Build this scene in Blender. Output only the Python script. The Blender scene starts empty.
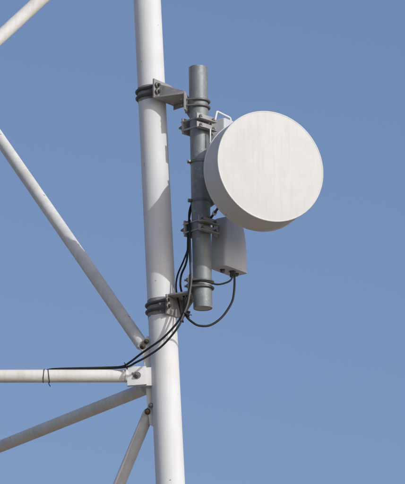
import bpy, bmesh, math, random
from mathutils import Vector as V, Matrix

random.seed(4)
R = math.radians
scene = bpy.context.scene
col = scene.collection

# ------------------------------------------------------------------ camera
PXM = 193.0                      # photograph pixels per metre at the pole
DIST, ELEV, HT = 25.0, R(17.0), 8.9
e_c, e_s = math.cos(ELEV), math.sin(ELEV)
TARGET = V((0, 0, HT))
CAM = TARGET - V((0, e_c, e_s)) * DIST
cam_d = bpy.data.cameras.new('camera')
cam = bpy.data.objects.new('camera', cam_d)
col.objects.link(cam)
cam.location = CAM
cam.rotation_euler = (R(90) + ELEV, 0, 0)
cam_d.sensor_fit = 'VERTICAL'
cam_d.angle = 2 * math.atan(242 / PXM / DIST)
cam_d.clip_start = 0.1
cam_d.clip_end = 8000
scene.camera = cam
scene.render.resolution_x, scene.render.resolution_y = 857, 1024

# ------------------------------------------------------------------ sky, sun, exposure
SUN_AZ, SUN_EL = R(47), R(27)    # azimuth measured from +x towards the camera
S = V((math.cos(SUN_EL) * math.cos(SUN_AZ), -math.cos(SUN_EL) * math.sin(SUN_AZ), math.sin(SUN_EL)))
w = bpy.data.worlds.new('World'); scene.world = w
w.use_nodes = True
wn, wl = w.node_tree.nodes, w.node_tree.links
bg = wn['Background']
sky = wn.new('ShaderNodeTexSky')
sky.sky_type = 'NISHITA'
sky.sun_disc = False
sky.sun_elevation = SUN_EL
sky.sun_rotation = math.atan2(S.x, S.y)
sky.altitude = 200
sky.air_density = 1.0
sky.dust_density = 3.6
sky.ozone_density = 3.4
wb = wn.new('ShaderNodeMix'); wb.data_type = 'RGBA'; wb.blend_type = 'MULTIPLY'   # white balance of the whole sky
wb.inputs[0].default_value = 1.0
wb.inputs[7].default_value = (1.04, .968, 1.0, 1)
wl.new(sky.outputs[0], wb.inputs[6]); wl.new(wb.outputs[2], bg.inputs[0])
bg.inputs[1].default_value = 0.127
sun_d = bpy.data.lights.new('sun', 'SUN')
sun_d.energy = 2.0
sun_d.angle = R(0.53)
sun_d.color = (1.0, 0.995, 0.955)
sun = bpy.data.objects.new('sun', sun_d)
col.objects.link(sun)
sun.location = (20, -20, 40)
sun.rotation_euler = S.to_track_quat('Z', 'Y').to_euler()
scene.view_settings.view_transform = 'Standard'
scene.view_settings.look = 'None'
scene.view_settings.exposure = 0.0
scene.view_settings.gamma = 1.0

# ------------------------------------------------------------------ helpers
def at(px, py, y=0.0):
    """world point on the vertical plane at depth y that shows at photo pixel (px, py)"""
    d = V((1, 0, 0)) * ((px - 202.5) / PXM) + V((0, -e_s, e_c)) * ((242 - py) / PXM) + V((0, e_c, e_s)) * DIST
    return CAM + d * ((y - CAM.y) / d.y)

def frame(z_dir, hint=V((0, 0, 1))):
    z = z_dir.normalized()
    if abs(z.dot(hint)) > 0.98: hint = V((1, 0, 0))
    x = hint.cross(z).normalized()
    y = z.cross(x)
    return x, y, z

def tag(o, label=None, cat=None, group=None, kind=None):
    if label: o['label'] = label
    if cat: o['category'] = cat
    if group: o['group'] = group
    if kind: o['kind'] = kind
    return o

def empty(name, loc, label, cat, group=None):
    o = bpy.data.objects.new(name, None)
    col.objects.link(o)
    o.location = loc
    o.empty_display_size = 0.05
    return tag(o, label, cat, group)

def root_loc(o):
    p = V((0, 0, 0))
    while o:
        p += V(o.location); o = o.parent
    return p

def obj(name, bm, mat, parent=None, loc=None, smooth_deg=35):
    bmesh.ops.recalc_face_normals(bm, faces=bm.faces)
    off = root_loc(parent) if parent else (loc or V((0, 0, 0)))
    bmesh.ops.translate(bm, verts=bm.verts, vec=-off)
    for f in bm.faces: f.smooth = True
    lim = R(smooth_deg)
    for ed in bm.edges:
        if len(ed.link_faces) != 2 or ed.calc_face_angle(0) > lim: ed.smooth = False
    me = bpy.data.meshes.new(name)
    bm.to_mesh(me); bm.free()
    me.materials.append(mat)
    o = bpy.data.objects.new(name, me)
    col.objects.link(o)
    if parent: o.parent = parent
    else: o.location = off
    return o

def ring(bm, c, x, y, r, n):
    return [bm.verts.new(c + (x * math.cos(a) + y * math.sin(a)) * r) for a in [2 * math.pi * i / n for i in range(n)]]

def bridge(bm, a, b):
    n = len(a)
    for i in range(n):
        bm.faces.new((a[i], a[(i + 1) % n], b[(i + 1) % n], b[i]))

def lathe(bm, c, axis, prof, n=48, cap=True, hint=V((0, 0, 1))):
    """prof: list of (radius, distance along axis)"""
    x, y, z = frame(axis, hint)
    prev = None
    for (r, l) in prof:
        cur = ring(bm, c + z * l, x, y, max(r, 1e-5), n)
        if prev: bridge(bm, prev, cur)
        elif cap: bm.faces.new(cur)
        prev = cur
    if cap: bm.faces.new(prev)
    return bm

def rod(bm, a, b, r, r2=None, n=20, ch=0.0):
    a, b = V(a), V(b)
    L = (b - a).length
    r2 = r if r2 is None else r2
    if ch: prof = [(r - ch, 0), (r, ch), (r2, L - ch), (r2 - ch, L)]
    else: prof = [(r, 0), (r2, L)]
    return lathe(bm, a, b - a, prof, n)

def smooth_path(pts, sub=8, closed=False):
    pts = [V(p) for p in pts]
    out = []
    n = len(pts)
    for i in range(n if closed else n - 1):
        if closed: p0, p1, p2, p3 = pts[i - 1], pts[i], pts[(i + 1) % n], pts[(i + 2) % n]
        else: p0, p1, p2, p3 = pts[max(i - 1, 0)], pts[i], pts[i + 1], pts[min(i + 2, n - 1)]
        for k in range(sub):
            t = k / sub
            out.append(0.5 * ((2 * p1) + (p2 - p0) * t + (2 * p0 - 5 * p1 + 4 * p2 - p3) * t * t + (3 * p1 - p0 - 3 * p2 + p3) * t ** 3))
    if not closed: out.append(pts[-1])
    return out

def tube(bm, pts, r, n=10, closed=False, flat=None):
    """sweep along pts; flat=(half width along z, half thickness) gives a strap"""
    pts = [V(p) for p in pts]
    m = len(pts)
    rings = []
    tan0 = (pts[1] - pts[0]).normalized()
    up = V((0, 0, 1)) if abs(tan0.z) < 0.9 else V((1, 0, 0))
    nrm = (up - tan0 * up.dot(tan0)).normalized()
    for i in range(m):
        if closed: t = (pts[(i + 1) % m] - pts[i - 1]).normalized()
        else: t = (pts[min(i + 1, m - 1)] - pts[max(i - 1, 0)]).normalized()
        nrm = (nrm - t * nrm.dot(t)).normalized()
        b = t.cross(nrm)
        if flat:
            hw, ht = flat
            rings.append([bm.verts.new(pts[i] + nrm * sx * hw + b * sy * ht) for sx, sy in ((1, 1), (-1, 1), (-1, -1), (1, -1))])
        else:
            rings.append(ring(bm, pts[i], nrm, b, r, n))
    for i in range(m - 1): bridge(bm, rings[i], rings[i + 1])
    if closed: bridge(bm, rings[-1], rings[0])
    else:
        bm.faces.new(rings[0]); bm.faces.new(rings[-1])
    return bm

def prism(bm, poly, ext, bev=0.0):
    """poly: coplanar points, extruded by vector ext"""
    tmp = bmesh.new()
    a = [tmp.verts.new(V(p)) for p in poly]
    b = [tmp.verts.new(V(p) + ext) for p in poly]
    tmp.faces.new(a); tmp.faces.new(b[::-1]); bridge(tmp, a, b)
    bmesh.ops.recalc_face_normals(tmp, faces=tmp.faces)
    if bev: bmesh.ops.bevel(tmp, geom=tmp.edges[:], offset=bev, segments=2, affect='EDGES', profile=0.6)
    me = bpy.data.meshes.new('tmp'); tmp.to_mesh(me); tmp.free()
    bm.from_mesh(me); bpy.data.meshes.remove(me)
    return bm

def slab(bm, c, ax, ay, az, sx, sy, sz, bev=0.0):
    c = V(c)
    ax, ay, az = ax * sx / 2, ay * sy / 2, az * sz / 2
    return prism(bm, [c - ax - ay - az, c + ax - ay - az, c + ax + ay - az, c - ax + ay - az], az * 2, bev)

def hexnut(bm, c, axis, r, h):
    return lathe(bm, c, axis, [(r * 0.9, 0), (r, h * .12), (r, h * .88), (r * .86, h)], 6)

# ------------------------------------------------------------------ materials
def mat(name):
    m = bpy.data.materials.new(name); m.use_nodes = True
    return m, m.node_tree.nodes, m.node_tree.links, m.node_tree.nodes['Principled BSDF']

def noise(n, l, vec, scale, detail=4, rough=0.6):
    t = n.new('ShaderNodeTexNoise'); t.inputs['Scale'].default_value = scale
    t.inputs['Detail'].default_value = detail; t.inputs['Roughness'].default_value = rough
    l.new(vec, t.inputs['Vector']); return t.outputs['Fac']

def ramp(n, l, fac, lo, hi, a=(0, 0, 0, 1), b=(1, 1, 1, 1)):
    r = n.new('ShaderNodeValToRGB')
    r.color_ramp.elements[0].position, r.color_ramp.elements[1].position = lo, hi
    r.color_ramp.elements[0].color, r.color_ramp.elements[1].color = a, b
    l.new(fac, r.inputs[0]); return r.outputs[0]

def mix(n, l, fac, a, b):
    m = n.new('ShaderNodeMix'); m.data_type = 'RGBA'
    for sock, v in ((m.inputs[0], fac), (m.inputs[6], a), (m.inputs[7], b)):
        if isinstance(v, (int, float)): sock.default_value = v
        elif isinstance(v, tuple): sock.default_value = v
        else: l.new(v, sock)
    return m.outputs[2]

def coords(n, l, scale=(1, 1, 1), rot=(0, 0, 0)):
    tc = n.new('ShaderNodeTexCoord'); mp = n.new('ShaderNodeMapping')
    mp.inputs['Scale'].default_value = scale; mp.inputs['Rotation'].default_value = rot
    l.new(tc.outputs['Object'], mp.inputs[0]); return mp.outputs[0]

def scale_val(n, l, v, k):
    m = n.new('ShaderNodeMath'); m.operation = 'MULTIPLY'; m.inputs[1].default_value = k
    l.new(v, m.inputs[0]); return m.outputs[0]

def surface(name, base, dirt, streak_k=0.25, blotch_k=0.35, speck=0.0, speck_col=(.12, .07, .04, 1), rough=0.5,
            metal=0.0, bump=0.15, bump_scale=60, streak_scale=(60, 60, 2.5), blotch_scale=5, speck_scale=26, speck_lo=.70, spangle=0.0):
    m, n, l, p = mat(name)
    c0 = coords(n, l)
    cs = coords(n, l, streak_scale)
    c = mix(n, l, scale_val(n, l, ramp(n, l, noise(n, l, cs, 1, 3, .6), .45, .8), streak_k), base, dirt)
    c = mix(n, l, scale_val(n, l, ramp(n, l, noise(n, l, c0, blotch_scale, 6, .65), .42, .75), blotch_k), c, dirt)
    if spangle:
        v = n.new('ShaderNodeTexVoronoi'); v.inputs['Scale'].default_value = 70; l.new(c0, v.inputs['Vector'])
        bw = n.new('ShaderNodeRGBToBW'); l.new(v.outputs['Color'], bw.inputs[0])
        c = mix(n, l, scale_val(n, l, bw.outputs[0], spangle), c, tuple(x * .55 for x in base[:3]) + (1,))
    if speck:
        c = mix(n, l, scale_val(n, l, ramp(n, l, noise(n, l, c0, speck_scale, 3, .55), speck_lo, speck_lo + .04), speck), c, speck_col)
    l.new(c, p.inputs['Base Color'])
    rr = n.new('ShaderNodeMapRange'); rr.inputs[3].default_value = rough - .1; rr.inputs[4].default_value = rough + .14
    l.new(noise(n, l, c0, 14, 5), rr.inputs[0]); l.new(rr.outputs[0], p.inputs['Roughness'])
    p.inputs['Metallic'].default_value = metal
    if not metal: p.inputs['Specular IOR Level'].default_value = .3
    b = n.new('ShaderNodeBump'); b.inputs['Strength'].default_value = bump; b.inputs['Distance'].default_value = .004
    l.new(noise(n, l, c0, bump_scale, 5), b.inputs['Height']); l.new(b.outputs[0], p.inputs['Normal'])
    return m

M_TOWER = surface('white_tower_paint', (.70, .735, .745, 1), (.48, .46, .42, 1), .2, .25, .8, (.16, .11, .08, 1), .60, 0, .12, 25, speck_lo=.715)
M_BRACE = surface('weathered_white_paint', (.69, .71, .69, 1), (.43, .395, .325, 1), .35, .5, .85, (.15, .10, .07, 1), .62, 0, .2, 30, speck_lo=.70)
M_GALV = surface('galvanised_steel', (.27, .31, .315, 1), (.17, .175, .178, 1), .5, .7, .3, (.45, .46, .46, 1), .55, .35, .22, 70, spangle=.38, speck_lo=.62, blotch_scale=9)
M_BRKT = surface('galvanised_bracket_steel', (.40, .40, .395, 1), (.23, .205, .18, 1), .3, .6, .6, (.16, .10, .06, 1), .55, .3, .2, 80, speck_scale=60, speck_lo=.66, blotch_scale=16)
M_BOLT = surface('weathered_bolt_steel', (.215, .215, .215, 1), (.12, .11, .10, 1), .2, .6, 0, rough=.5, metal=.6, bump=.2, bump_scale=150, blotch_scale=40)
M_STRAP = surface('dark_band_steel', (.10, .105, .11, 1), (.06, .05, .045, 1), .2, .6, 0, rough=.45, metal=.5, bump=.15, bump_scale=120, blotch_scale=30)
M_RUST = surface('rusty_steel', (.10, .075, .055, 1), (.045, .035, .028, 1), .3, .7, 0, rough=.75, bump=.5, bump_scale=120, blotch_scale=30)
M_CABLE = surface('black_cable_rubber', (.016, .016, .018, 1), (.035, .033, .03, 1), .1, .4, 0, rough=.45, bump=.1, bump_scale=200, blotch_scale=20)
M_GREYC = surface('grey_cable_rubber', (.11, .112, .116, 1), (.08, .078, .075, 1), .1, .4, 0, rough=.5, bump=.1, bump_scale=200, blotch_scale=20)
M_RADOME = surface('white_radome_fabric', (.632, .655, .642, 1), (.49, .49, .455, 1), .32, .25, 0, rough=.6, bump=.06, bump_scale=40, streak_scale=(62, 62, 4.5), blotch_scale=7)
M_DRUM = surface('pale_grey_shroud_paint', (.66, .66, .655, 1), (.50, .475, .43, 1), .3, .4, .4, (.28, .25, .21, 1), .5, 0, .1, 40, speck_lo=.72)
M_UNIT = surface('light_grey_radio_paint', (.54, .575, .605, 1), (.42, .435, .43, 1), .3, .35, .3, (.3, .28, .25, 1), .45, 0, .1, 60, speck_lo=.70)
M_SLEEVE = surface('grey_sleeve_sheet', (.27, .28, .285, 1), (.15, .145, .14, 1), .5, .7, .5, (.42, .34, .33, 1), .7, 0, .3, 60, blotch_scale=18, speck_scale=40, speck_lo=.66)
M_WHITE = surface('white_handle_paint', (.68, .71, .72, 1), (.5, .50, .48, 1), .2, .3, 0, rough=.4, bump=.1)

def soil():
    m, n, l, p = mat('dry_soil')
    c0 = coords(n, l)
    c = mix(n, l, ramp(n, l, noise(n, l, c0, .35, 8, .65), .35, .7), (.34, .275, .20, 1), (.25, .20, .145, 1))
    c = mix(n, l, scale_val(n, l, ramp(n, l, noise(n, l, c0, 6, 8, .7), .5, .7), .6), c, (.36, .30, .22, 1))
    l.new(c, p.inputs['Base Color']); p.inputs['Roughness'].default_value = .95
    b = n.new('ShaderNodeBump'); b.inputs['Strength'].default_value = .6; b.inputs['Distance'].default_value = .05
    l.new(noise(n, l, c0, 9, 8), b.inputs['Height']); l.new(b.outputs[0], p.inputs['Normal'])
    return m

# ------------------------------------------------------------------ ground
bm = bmesh.new()
N = 24
def gz(x, y):
    d = math.hypot(x, y)
    return (0.25 * math.sin(x * .021 + 1) * math.cos(y * .017) + .9 * math.sin(x * .004) * math.cos(y * .003 + .6)) * min(1, d / 120)
xs = [math.copysign(abs(i / N) ** 2.6 * 3500, i) for i in range(-N, N + 1)]
gv = [[bm.verts.new((x, y, gz(x, y))) for y in xs] for x in xs]
for i in range(2 * N):
    for j in range(2 * N):
        bm.faces.new((gv[i][j], gv[i + 1][j], gv[i + 1][j + 1], gv[i][j + 1]))
tag(obj('ground', bm, soil()), kind='structure')

# ------------------------------------------------------------------ lattice tower
LEG_A, LEG_B = at(147.2, 0, .150), at(170.4, 484, .088)
LEG_DIR = (LEG_A - LEG_B).normalized()
def leg_at_z(z): return LEG_B + LEG_DIR * ((z - LEG_B.z) / LEG_DIR.z)
def leg_r(z): return .0735 - (z - HT) * .0011
tower = empty('lattice_tower', leg_at_z(0), 'white painted tubular steel lattice tower with three slanting legs and bolted braces', 'tower')
Z0, Z1 = -.3, HT + 3.6
bm = bmesh.new()
lathe(bm, leg_at_z(Z0), LEG_DIR, [(leg_r(Z0), 0), (leg_r(HT - 2), HT - 2 - Z0), (leg_r(Z1), (Z1 - Z0) / LEG_DIR.z)], 96)
obj('leg', bm, M_TOWER, tower)

node_z = at(150, 376, .055).z
NODE = leg_at_z(node_z)
W = 2.25
far = []
for off, lean in ((V((-W, 0.0, 0)), V((-LEG_DIR.x, LEG_DIR.y, LEG_DIR.z))), (V((-W * .52, W * .860, 0)), V((0, -2 * LEG_DIR.y, LEG_DIR.z)))):
    base = NODE + off
    fn = (lambda b, d: (lambda z: b + d * ((z - b.z) / d.z)))(base, lean.normalized())
    far.append(fn)
    bm = bmesh.new()
    rod(bm, fn(Z0), fn(Z1), .0735, .070, 64)
    obj('leg', bm, M_TOWER, tower)

UPX = V((1, 0, 0)); UPY = V((0, 1, 0)); UPZ = V((0, 0, 1))
def brace(a, b, r, flat_a=0.0, n=40, rough_end=True):
    """round tube from a (node end) to b, its node end squeezed to a narrower neck"""
    bm = bmesh.new()
    d = (b - a); L = d.length
    lathe(bm, a, d, [(r * .80, 0), (r, .012), (r, L)], n)
    return obj('brace', bm, M_BRACE, tower)

# horizontal brace to the neighbouring leg, ends on a bolted square gusset
ny = NODE.y - .03
hb = brace(at(128.5, 375.9, ny), far[0](node_z) + V((0, -.03, 0)), .0334)
bm = bmesh.new()
ca, cb = at(125.2, 375.9, ny), at(126.7, 375.9, ny)
rod(bm, ca, cb, .0352, None, 40, .001)
obj('end_collar', bm, M_BRACE, tower)
# rising diagonal of the face going away
ua, ub = at(142.5, 345.5, NODE.y + .035), at(0, 139.5, NODE.y + 1.50)
ud = ub - ua
brace(ua, ua + ud * ((NODE.x - W * .52 - ua.x) / ud.x * .985), .0335)
# brace coming down from the next node above, top left of the picture
ta, tb = at(40.2, 0, NODE.y + .12), at(0, 37.0, NODE.y + .10)
td = tb - ta
top = ta - td * 2.05
brace(top, ta + td * 5.2, .036)
# horizontal brace of the face going away
ba = at(145.5, 388.5, NODE.y + .06)
bend = far[1](node_z) ; bend.z = ba.z + .08
brace(ba, bend, .0325)
# steep diagonal going down and away
da, db = at(149.6, 411, NODE.y + .03), at(118.5, 486, NODE.y + .22)
dd = db - da
brace(da, da + dd * ((NODE.x - W * .52 - da.x) / dd.x * .985), .0305)

# gussets and bolts of the node
def plate(name, pts, th, m=M_BRACE, bev=.002, parent=tower):
    bm = bmesh.new()
    prism(bm, pts, V((0, th, 0)), bev)
    return obj(name, bm, m, parent)
# long gusset welded along the inside of the leg
gp = [at(147, 336, NODE.y + .0), at(150.5, 336, NODE.y), at(156.5, 428, NODE.y), at(149.5, 424, NODE.y), at(146.5, 396, NODE.y), at(144.5, 366, NODE.y), at(141.5, 350, NODE.y), at(144, 340, NODE.y)]
gus = plate('gusset_plate', gp, .012, M_BRACE)
# white square end of the horizontal brace: two cheeks, facing the camera
y0 = NODE.y - .050
cheek = plate('end_plate', [at(126.5, 366.3, y0), at(146.2, 366.0, y0), at(146.8, 384.2, y0), at(127.2, 385.6, y0)], .016, M_TOWER, .003)
y1 = NODE.y - .008
plate('end_plate', [at(127, 366.3, y1), at(146.2, 366.3, y1), at(146.6, 385.0, y1), at(127.2, 386.4, y1)], .012, M_TOWER, .002)
plate('lug_plate', [at(139, 367.6, NODE.y - .032), at(153.5, 367.0, NODE.y - .032), at(154.5, 385.4, NODE.y - .032), at(139, 385.6, NODE.y - .032)], .018, M_TOWER, .002)
def bolt(c, axis, r, parent, m=M_RUST, h=None):
    bm = bmesh.new()
    h = h or r * 1.1
    lathe(bm, c, axis, [(r * 1.5, 0), (r * 1.5, r * .25)], 20)
    hexnut(bm, c + axis.normalized() * r * .25, axis, r, h)
    rod(bm, c + axis.normalized() * (r * .25 + h), c + axis.normalized() * (r * .25 + h + r * .6), r * .5, None, 10)
    return obj('bolt', bm, m, parent)
FR = V((0, -1, 0))
bolt(at(137.2, 375.3, y0 - .001), FR, .0125, tower, M_BOLT)
# bolts at the end of the rising diagonal and of the steep one
bolt(at(142.6, 346.5, NODE.y - .034), V((.25, -1, -.1)), .011, tower, M_RUST)
bolt(at(146.2, 341.5, NODE.y - .010), V((.2, -1, -.1)), .009, tower, M_RUST)
bolt(at(147.6, 411.5, NODE.y - .006), V((-.5, -1, -.3)), .011, tower, M_RUST)
bolt(at(151.0, 405.5, NODE.y - .018), V((-.3, -1, -.2)), .009, tower, M_BOLT)
# narrow flattened tongues where the diagonals meet the gusset
def tongue(a, b, wdt, th, m=M_RUST):
    d = (b - a).normalized()
    sx = d.cross(V((0, 1, 0))).normalized()
    bm = bmesh.new()
    slab(bm, (a + b) / 2, sx, V((0, 1, 0)), d, wdt, th, (b - a).length, .003)
    return obj('end_tongue', bm, m, tower)
tongue(ua - ud.normalized() * .045, ua + ud.normalized() * .05, .045, .022, M_BRACE)
tongue(da - dd.normalized() * .05, da + dd.normalized() * .05, .036, .022, M_BRACE)
tongue(ba + V((.06, -.03, .0)), ba + V((-.05, .07, 0)), .036, .022, M_BRACE)

# ------------------------------------------------------------------ mounting pole
P_TOP, P_BOT = at(198.0, 67.5, 0), at(202.9, 308.6, 0)
PD = (P_TOP - P_BOT).normalized()
RP = .0492
def pole_at_z(z): return P_BOT + PD * ((z - P_BOT.z) / PD.z)
def pole_px(py):
    t = (py - 67.5) / (308.6 - 67.5)
    return P_TOP.lerp(P_BOT, t)
pole = empty('mounting_pole', P_BOT, 'grey galvanised steel pipe clamped upright beside the white tower leg', 'pole')
bm = bmesh.new()
Lp = (P_TOP - P_BOT).length
lathe(bm, P_BOT, PD, [(RP - .006, .5), (RP - .006, .001), (RP - .004, 0), (RP - .001, 0), (RP, .001), (RP, Lp - .002), (RP - .002, Lp)], 72, cap=False)
x_, y_, z_ = frame(PD)
pipe = obj('pipe', bm, M_GALV, pole)
bm = bmesh.new()
lathe(bm, P_TOP - PD * .004, PD, [(RP - .003, 0), (RP - .003, .003)], 48)
obj('end_cap', bm, M_GALV, pole)
bm = bmesh.new()
lathe(bm, P_BOT + PD * .002, PD, [(RP - .0062, 0), (RP - .0062, .003)], 48)
obj('end_cap', bm, M_BRKT, pole)

def hoop(c, axis, r, wire, n=64):
    x, y, z = frame(axis)
    return [c + (x * math.cos(a) + y * math.sin(a)) * r for a in [2 * math.pi * i / n for i in range(n)]]

# ------------------------------------------------------------------ standoff brackets
def hor(x, y): return V((x, y, 0)).normalized()
D1, D2 = hor(.80, -.60), hor(.98, -.2)
T1, T2 = V((-D1.y, D1.x, 0)), V((-D2.y, D2.x, 0))
T1, T2 = V((.60, .80, 0)).normalized(), V((.2, .98, 0)).normalized()

def u_bolt(c, axis, d, t, r, out, wr, root, m=None):
    """U round a tube: bend on the far side from d, two legs through the plate with nuts"""
    bm = bmesh.new()
    pts = [c + d * out + t * r]
    for i in range(25):
        a = math.pi * i / 24
        pts.append(c + t * r * math.cos(a) - d * r * math.sin(a))
    pts.append(c + d * out - t * r)
    tube(bm, pts, wr, 12)
    u = obj('u_bolt', bm, m or M_STRAP, root)
    for s in (-1, 1):
        b2 = bmesh.new()
        hexnut(b2, c + d * (out - .022) + t * r * s, d, wr * 1.9, .011)
        obj('nut', b2, M_BOLT, u)

def bracket(pz, up, label):
    """pz: arm height on the pole; up=+1: leg plate rises, pole plate hangs; -1 the other way"""
    z = pz
    lc, pc = leg_at_z(z), pole_at_z(z)
    root = empty('standoff_bracket', lc, label, 'bracket', 'brackets holding the pole off the tower leg')
    rl = leg_r(z)
    near, fore = (.097, .090) if up > 0 else (.070, .064)
    d_leg = rl + .004
    d_pole = RP + .006
    H1, H2 = .100, .092
    a0 = lc + D1 * d_leg
    # leg plate with a notched top corner
    bm = bmesh.new()
    w1 = .097
    wn_ = near
    zb, zt = (-.004, H1) if up > 0 else (.004, -H1)
    poly = [a0 - T1 * wn_ + UPZ * zb, a0 + T1 * w1 * .95 + UPZ * zb, a0 + T1 * w1 * .95 + UPZ * zt * .8, a0 + T1 * w1 * .5 + UPZ * zt, a0 - T1 * wn_ + UPZ * zt]
    prism(bm, poly, D1 * .010, .0015)
    obj('leg_plate', bm, M_BRKT, root)
    b0 = pc - D2 * d_pole
    w2 = .070
    bm = bmesh.new()
    zb2, zt2 = (.003, -H2) if up > 0 else (-.003, H2)
    poly = [b0 - T2 * w2 + UPZ * zb2, b0 + T2 * w2 + UPZ * zb2, b0 + T2 * w2 + UPZ * zt2, b0 - T2 * w2 + UPZ * zt2]
    prism(bm, poly, -D2 * .010, .0015)
    obj('pole_plate', bm, M_BRKT, root)
    # arm
    a1 = a0 + D1 * .0105
    b1 = b0 - D2 * .0105
    bm = bmesh.new()
    hh = .009
    prism(bm, [a1 - T1 * fore - UPZ * hh / 2, b1 - T2 * w2 * .96 - UPZ * hh / 2, b1 + T2 * w2 * .96 - UPZ * hh / 2, a1 + T1 * .080 - UPZ * hh / 2], UPZ * hh, .001)
    obj('arm', bm, M_BRKT, root)
    # triangular web on the arm
    q0, q1 = (a1 - T1 * .052, b1 - T2 * .050) if up > 0 else (a1 + T1 * .070, b1 + T2 * .060)
    s = up
    bm = bmesh.new()
    nrm = (q1 - q0).cross(UPZ).normalized()
    prism(bm, [q0 + UPZ * s * .006, q1 + UPZ * s * .006, q1 + UPZ * s * .016, q0 + UPZ * s * (H1 * .80)], nrm * -.008, .001)
    obj('web_plate', bm, M_BRKT, root)
    if up > 0:
        # turned-down lip on the far edge of the arm
        q0, q1 = a1 + T1 * .070, b1 + T2 * .050
        bm = bmesh.new()
        prism(bm, [q0 - UPZ * s * .0055, q1 - UPZ * s * .0055, q1 - UPZ * s * .030, q0 - UPZ * s * .030], V((0, .008, 0)), .001)
        obj('arm_lip', bm, M_BRKT, root)
    for k in (.30, .66):
        zz = z + up * H1 * k
        u_bolt(leg_at_z(zz), LEG_DIR, D1, T1, rl + .0065, rl + .042, .0082, root)
        zz = z - up * H2 * (k + .06)
        u_bolt(pole_at_z(zz), PD, -D2, T2, RP + .0065, RP + .034, .0060, root, M_BOLT)
    zm = z + up * H1 * .48  # thin mid-grey sheet with wavy edges round the leg, beneath the u-bolts
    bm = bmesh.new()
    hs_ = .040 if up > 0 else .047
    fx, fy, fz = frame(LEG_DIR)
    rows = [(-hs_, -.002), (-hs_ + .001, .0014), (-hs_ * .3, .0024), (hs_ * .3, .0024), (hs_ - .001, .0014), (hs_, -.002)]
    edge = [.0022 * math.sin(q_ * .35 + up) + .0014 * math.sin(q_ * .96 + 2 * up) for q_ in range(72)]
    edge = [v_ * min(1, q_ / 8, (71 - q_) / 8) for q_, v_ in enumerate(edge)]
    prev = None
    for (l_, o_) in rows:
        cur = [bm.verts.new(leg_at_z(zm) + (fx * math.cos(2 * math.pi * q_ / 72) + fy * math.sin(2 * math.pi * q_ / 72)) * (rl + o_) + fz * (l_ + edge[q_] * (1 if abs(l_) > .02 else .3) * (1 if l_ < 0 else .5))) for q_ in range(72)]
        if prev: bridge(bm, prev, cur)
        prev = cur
    obj('leg_sleeve', bm, M_SLEEVE, root)
    return root

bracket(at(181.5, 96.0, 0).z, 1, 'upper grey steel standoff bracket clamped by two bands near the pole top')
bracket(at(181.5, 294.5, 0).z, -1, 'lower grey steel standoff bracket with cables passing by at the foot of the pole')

# ------------------------------------------------------------------ dish antenna
A = R(23)
F = V((math.sin(A), -math.cos(A), 0)); PR = V((math.cos(A), math.sin(A), 0))
px = 1 / PXM
RD = 57.5 * px
DC = at(270.6, 166.3, -53 * px)          # centre of the front face
dish = empty('drum_antenna', DC - F * (83 * px) - UPZ * RD, 'round white drum shaped microwave dish antenna with flat front', 'antenna')
bm = bmesh.new()
prof = [(RD * .982, -.004)]
for i in range(14, -1, -1):
    q = i / 14
    prof.append((RD * .975 * q, .0015 + .010 * (1 - q * q)))
lathe(bm, DC, F, prof, 128)
obj('radome', bm, M_RADOME, dish)
bm = bmesh.new()
lathe(bm, DC, F, [(RD * .964, .0004), (RD * .974, .0019), (RD * .985, .0030), (RD * .994, .0026), (RD * 1.0, .0008), (RD * 1.003, -.002), (RD * 1.003, -.014), (RD * .9985, -.016)], 128, cap=False)
obj('rim_band', bm, M_RADOME, dish)
SD = 34 * px
bm = bmesh.new()
lathe(bm, DC, F, [(RD * .970, -.016), (RD * .996, -.0155), (RD * .996, -SD + .014), (RD * 1.008, -SD + .012), (RD * 1.008, -SD), (RD * .97, -SD)], 128, cap=False)
obj('shroud', bm, M_DRUM, dish)
bm = bmesh.new()
prof = []
for i in range(13):
    q = 1 - i / 12
    prof.append((RD * (.975 * q), -SD - .004 - .066 * (1 - q * q)))
lathe(bm, DC, F, prof, 96)
obj('reflector_back', bm, M_DRUM, dish)
# hub and side arm to the pole, hidden mostly behind the drum
hub = DC - F * (SD + .066)
bm = bmesh.new()
lathe(bm, hub, -F, [(.085, -.012), (.085, .012), (.06, .018), (.06, .045), (.03, .047)], 40)
obj('hub', bm, M_BRKT, dish)
pz0 = hub.z
bm = bmesh.new()
pc = pole_at_z(pz0)
va = pc + PR * (RP + .012)
hh = hub - F * .03
for s in (-1, 1):
    prism(bm, [va + UPZ * (s * .10) - F * .02, va + UPZ * (s * .10) + F * .02, hh + UPZ * (s * .045) + F * .02 - PR * .055, hh + UPZ * (s * .045) - F * .015 - PR * .055], UPZ * .010, .001)
prism(bm, [va - F * .03 - UPZ * .12, va + F * .03 - UPZ * .12, va + F * .03 + UPZ * .12, va - F * .03 + UPZ * .12], PR * .008, .001)
obj('side_arm', bm, M_BRKT, dish)
# two band clamps round the pole
for py in (163.5, 202.5):
    c = pole_px(py)
    bm = bmesh.new()
    tube(bm, hoop(c, PD, RP + .0022, 0, 72), 0, closed=True, flat=(.0065, .0020))
    cl = obj('band_clamp', bm, M_BOLT, dish)
    lug = c + hor(-.95, -.3) * (RP + .010)
    b2 = bmesh.new()
    slab(b2, lug, hor(-.95, -.3), hor(.3, -.95), UPZ, .020, .012, .018, .002)
    hexnut(b2, lug + hor(.3, -.95) * .006, hor(.3, -.95), .007, .008)
    obj('clamp_lug', b2, M_BOLT, cl)

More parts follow.
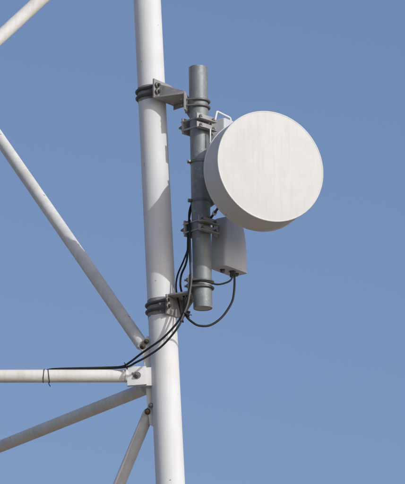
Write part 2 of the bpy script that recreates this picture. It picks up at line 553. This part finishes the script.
# adjusting strut between pole and drum
bm = bmesh.new()
sa, sb = pole_px(222) + V((RP * .7, .02, 0)), DC - F * (SD + .02) - PR * .19 - UPZ * .165
rod(bm, sa, sb, .0065, None, 12)
st = obj('adjusting_strut', bm, M_STRAP, dish)
b2 = bmesh.new()
hexnut(b2, sa.lerp(sb, .45), sb - sa, .013, .016)
obj('nut', b2, M_WHITE, st)

# ------------------------------------------------------------------ radio units with their pole clamps
Nn = hor(.79, -.61); Tt = hor(.61, .79)
def radio(corner, zlow, height, handle_on, label, clamp_py, conn):
    """corner: nearest vertical edge (bottom end)"""
    wd, dp = .194, (.178 if handle_on else .104)
    zl = zlow
    base = corner + Tt * wd / 2 - Nn * dp / 2
    root = empty('radio_unit', base, label, 'radio unit', 'radio units behind the drum antenna')
    ax = PD
    # housing: rounded rectangle sections up the height, shoulders drawn in at the top
    bm = bmesh.new()
    prev = None
    secs = [(.0, .965), (.006, 1.0), (.25, 1.0), (.5, .985), (.7, .94), (.86, .86), (.955, .76), (1.0, .68)] if not handle_on else \
           [(.0, .96), (.01, 1.0), (.98, 1.0), (.993, .985), (1.0, .955)]
    for (h, k) in secs:
        cc = base + ax * (height * h)
        kw = k
        kd = 1 - (1 - k) * .55
        pts = []
        rr = .010 if handle_on else .018
        hx, hy = wd / 2 * kw - rr, dp / 2 * kd - rr
        for (sx, sy, a0) in ((1, 1, 0), (-1, 1, 90), (-1, -1, 180), (1, -1, 270)):
            for j in range(5):
                a = R(a0 + 22.5 * j)
                pts.append(cc + Tt * (sx * hx + rr * math.cos(a)) + Nn * (sy * hy + rr * math.sin(a)))
        cur = [bm.verts.new(p) for p in pts]
        if prev: bridge(bm, prev, cur)
        else: bm.faces.new(cur)
        prev = cur
    bm.faces.new(prev)
    hs = obj('housing', bm, M_UNIT, root, smooth_deg=28)
    if handle_on:
        top = base + ax * height
        b2 = bmesh.new()
        pth = [top - Tt * .070 - ax * .012, top - Tt * .042 + ax * .066, top + Tt * .072 + ax * .060, top + Tt * .094 - ax * .02]
        pp = []
        for i, p in enumerate(pth):
            if 0 < i < 3:
                pp += [p.lerp(pth[i - 1], .14), p.lerp(pth[i - 1], .04), p.lerp(pth[i + 1], .04), p.lerp(pth[i + 1], .1)]
            else: pp.append(p)
        tube(b2, pp, .0060, 12)
        obj('handle', b2, M_WHITE, root)
    for (ct, cn, r, ln) in conn:
        b2 = bmesh.new()
        cpt = base + Tt * ct + Nn * cn
        lathe(b2, cpt + ax * .004, -ax, [(r * 1.35, 0), (r * 1.35, .008), (r, .009), (r, ln * .6), (r * 1.15, ln * .62), (r * 1.15, ln)], 20)
        obj('connector', b2, M_STRAP if r < .02 else M_BRKT, root)
    # pole clamp: back plate, two threaded rods a side, two front angles
    c = pole_px(clamp_py)
    n2, t2 = hor(.70, -.71), hor(.71, .70)
    bm = bmesh.new()
    slab(bm, c - n2 * (RP + .022), t2, n2, PD, .108, .010, .086, .002)
    bp = obj('clamp_back_plate', bm, M_BRKT, root)
    b2 = bmesh.new()
    sp = c - n2 * (RP + .026) - t2 * .030
    lathe(b2, sp, -n2 - t2 * .25, [(.016, 0), (.016, .006), (.0145, .008), (.006, .034), (.002, .038)], 16)
    obj('clamp_screw', b2, M_BOLT, bp)
    for s in (-1, 1):
        zc = c + PD * (s * .0235)
        bm = bmesh.new()
        fc = zc + n2 * (RP + .004)
        slab(bm, fc + n2 * .003 - t2 * .012, t2, n2, PD, .125, .007, .034, .0015)
        slab(bm, fc + n2 * .016 - t2 * .012 - PD * .0152, t2, n2, PD, .123, .030, .005, .001)
        fa = obj('clamp_angle', bm, M_BRKT, root)
        for q in (-.051, .043):
            b3 = bmesh.new()
            rod(b3, zc - n2 * (RP + .030) + t2 * max(min(q, .052), -.05), zc + n2 * (RP + .026) + t2 * q, .0048, None, 10)
            obj('threaded_rod', b3, M_BRKT, fa)
            b3 = bmesh.new()
            hexnut(b3, zc + n2 * (RP + .0112) + t2 * q, n2, .0105, .010)
            obj('nut', b3, M_BOLT, fa)
    if handle_on:
        bm = bmesh.new()
        rod(bm, at(210.4, 129, -.062), at(210.2, 143.5, -.062), .0042, None, 8)
        obj('hanging_stud', bm, M_WHITE, root)
    # plate tying the clamp to the housing
    bm = bmesh.new()
    qa = c + t2 * .050 + n2 * (RP - .012)
    qb = base + ax * ((qa.z - base.z) / ax.z) - Tt * (wd / 2 - .02)
    dv = (qb - qa); dv.z = 0
    sd = V((-dv.y, dv.x, 0)).normalized()
    slab(bm, (qa + qb) / 2, dv.normalized(), sd, UPZ, dv.length, .008, .075, .001)
    obj('mount_plate', bm, M_BRKT, root)
    return root

cl = at(225.8, 265.2, .045)
r_low = radio(cl, cl.z, 53 * px, False, 'light grey radio unit hanging below the drum with a cable from its underside', 228.5,
              [(.012, .012, .013, .034), (-.045, -.010, .010, .018), (.058, .0, .011, .016)])
cu = at(225.6, 176, -.005)
r_up = radio(cu, cu.z, 62 * px, True, 'light grey radio unit with white carrying handle showing above the drum rim', 126.0,
             [(.02, 0, .013, .03)])

# ------------------------------------------------------------------ cables
def cable(name, pts, r, label, m=M_CABLE, cat='cable', group=None, sub=10):
    w_ = [at(p[0] + random.uniform(-.45, .45) * (0 < i < len(pts) - 1), p[1] + random.uniform(-.3, .3) * (p[0] > 130), p[2]) for i, p in enumerate(pts)]
    bm = bmesh.new()
    tube(bm, smooth_path(w_, sub), r, 10)
    o = obj(name, bm, m, None, w_[0])
    return tag(o, label, cat, group)
by = ny - .012
cable('cable', [(-60, 374.5, ny + .046), (10, 374.5, ny + .046), (34, 373.5, ny + .044), (46, 370.3, ny + .026), (56, 368.9, ny - .004), (80, 368.2, by), (105, 367.6, by), (122, 366.6, by - .03), (130, 362.0, by - .05), (140, 354.5, -.02), (150, 347.5, -.05), (162, 338.5, -.07), (174, 326.5, -.085),
                (182, 315, -.09), (187, 302, -.085), (189.8, 287, -.07), (190.2, 270, -.055), (189.6, 250, -.04), (189.4, 232, -.03), (188.8, 214, .0), (192, 203, .04), (197, 192, .065)],
      .0056, 'long black cable along the horizontal brace and up the left edge of the pole', group=None)
cable('cable', [(36, 374.5, ny + .047), (50, 371, ny + .034), (70, 369.3, ny + .014), (100, 368.6, ny + .004), (118, 367.9, by - .02), (128, 366.4, by - .05), (136, 362.6, -.04), (146, 357.2, -.06), (160, 347.6, -.075), (171, 336.5, -.09), (179, 325, -.095), (184.5, 313.5, -.075),
                (184.5, 300, .0), (181.6, 291, .03), (180.6, 283, .03), (182.0, 274, .02), (185.2, 264.5, .0), (187.2, 255, -.01), (188.4, 240, -.01), (188.0, 224, .02), (191, 208, .06)],
      .0054, 'black cable hanging lowest across the leg, bowing out left below the pole')
cable('cable', [(183, 322, -.01), (180, 308, .03), (177.0, 295, .05), (176.2, 284, .05), (178.2, 274, .04), (184.0, 261, .01), (187.5, 249, .02), (189.4, 236, .03), (190, 220, .06)],
      .0045, 'thin black cable bowed farthest left behind the lower bracket')
cable('cable', [(181, 321, -.10), (184.5, 313.5, -.10), (187.6, 304, -.095), (190.2, 292, -.082), (191.6, 281, -.068), (191.3, 268, -.055), (190.6, 256, -.045), (190.0, 240, -.03)],
      .0048, 'grey cable over the lower bracket beside the black ones', M_GREYC)
CY = cl.y + .04
cable('cable', [(234.4, 272, CY), (235.0, 282, CY), (234.2, 292, CY), (231.6, 302, CY - .01), (225.6, 313.4, CY - .03), (218, 321, CY - .05), (209, 325.4, CY - .07), (199, 325.8, -.02), (191.5, 321.8, -.05), (186.5, 317, -.085), (183.5, 309, -.08), (184, 298, -.03)],
      .0058, 'black cable looping from the radio unit down below the pole end')
cable('cable', [(233.6, 271, CY - .01), (233.0, 276, CY - .02), (229.5, 280.6, CY - .03), (223, 283.6, -.01), (216, 284.2, -.045), (209, 282.2, -.062), (200, 280.6, -.066), (193.5, 281.4, -.045), (190, 284, -.02), (186.5, 296, .0), (184, 306, -.03)],
      .0048, 'thin black cable from the radio unit round the pole above its lower end')

# cable ties
def tie(c, axis, r, hw, tail, label, m=M_CABLE):
    bm = bmesh.new()
    tube(bm, hoop(c, axis, r, 0, 40), 0, closed=True, flat=(hw, .0012))
    if tail:
        tube(bm, smooth_path(tail, 6), .0022, 6)
    o = obj('cable_tie', bm, m, None, c)
    return tag(o, label, 'cable tie', 'black cable ties')
hdir = V((1, 0, 0))
def hbp(x): return at(x, 375.9, ny)
def flat_ring(c, r, skew):
    pts = []
    for i in range(40):
        a = 2 * math.pi * i / 40
        pts.append(c + V((skew * math.sin(a), math.cos(a) * r, math.sin(a) * r)))
    return pts
for x, sk, tail, lb in ((43.8, .003, None, 'plain black cable tie round the horizontal brace, left of the pair'),
                        (48.8, -.004, [at(48.6, 382, ny - .034), at(49.0, 384.2, ny - .036), at(50.4, 386.4, ny - .03)], 'black cable tie with loose tail round the horizontal brace')):
    bm = bmesh.new()
    tube(bm, flat_ring(hbp(x), .0352, sk), .0017, 8, closed=True)
    if tail: tube(bm, smooth_path(tail, 6), .0022, 6)
    o = obj('cable_tie', bm, M_CABLE, None, hbp(x))
    tag(o, lb, 'cable tie', 'black cable ties')
def bundle_tie(c, d, r, tails, label):
    bm = bmesh.new()
    tube(bm, hoop(c, d, r, 0, 24), .0028, 8, closed=True)
    for t in tails: tube(bm, [c + V((0, -r, 0)) * .7, c + t * .5, c + t], .0022, 6)
    o = obj('cable_tie', bm, M_CABLE, None, c)
    tag(o, label, 'cable tie', 'black cable ties')
bundle_tie(at(186, 314.5, -.09), V((.4, 0, .9)), .017, [V((.022, -.02, .010)), V((.018, -.02, -.022)), V((.03, -.01, -.006))], 'black cable tie with spiky tails round the cables below the lower bracket')
bundle_tie(at(126.5, 366.6, by - .035), V((1, 0, .3)), .013, [V((-.012, -.01, .02))], 'black cable tie at the corner of the white end plate')
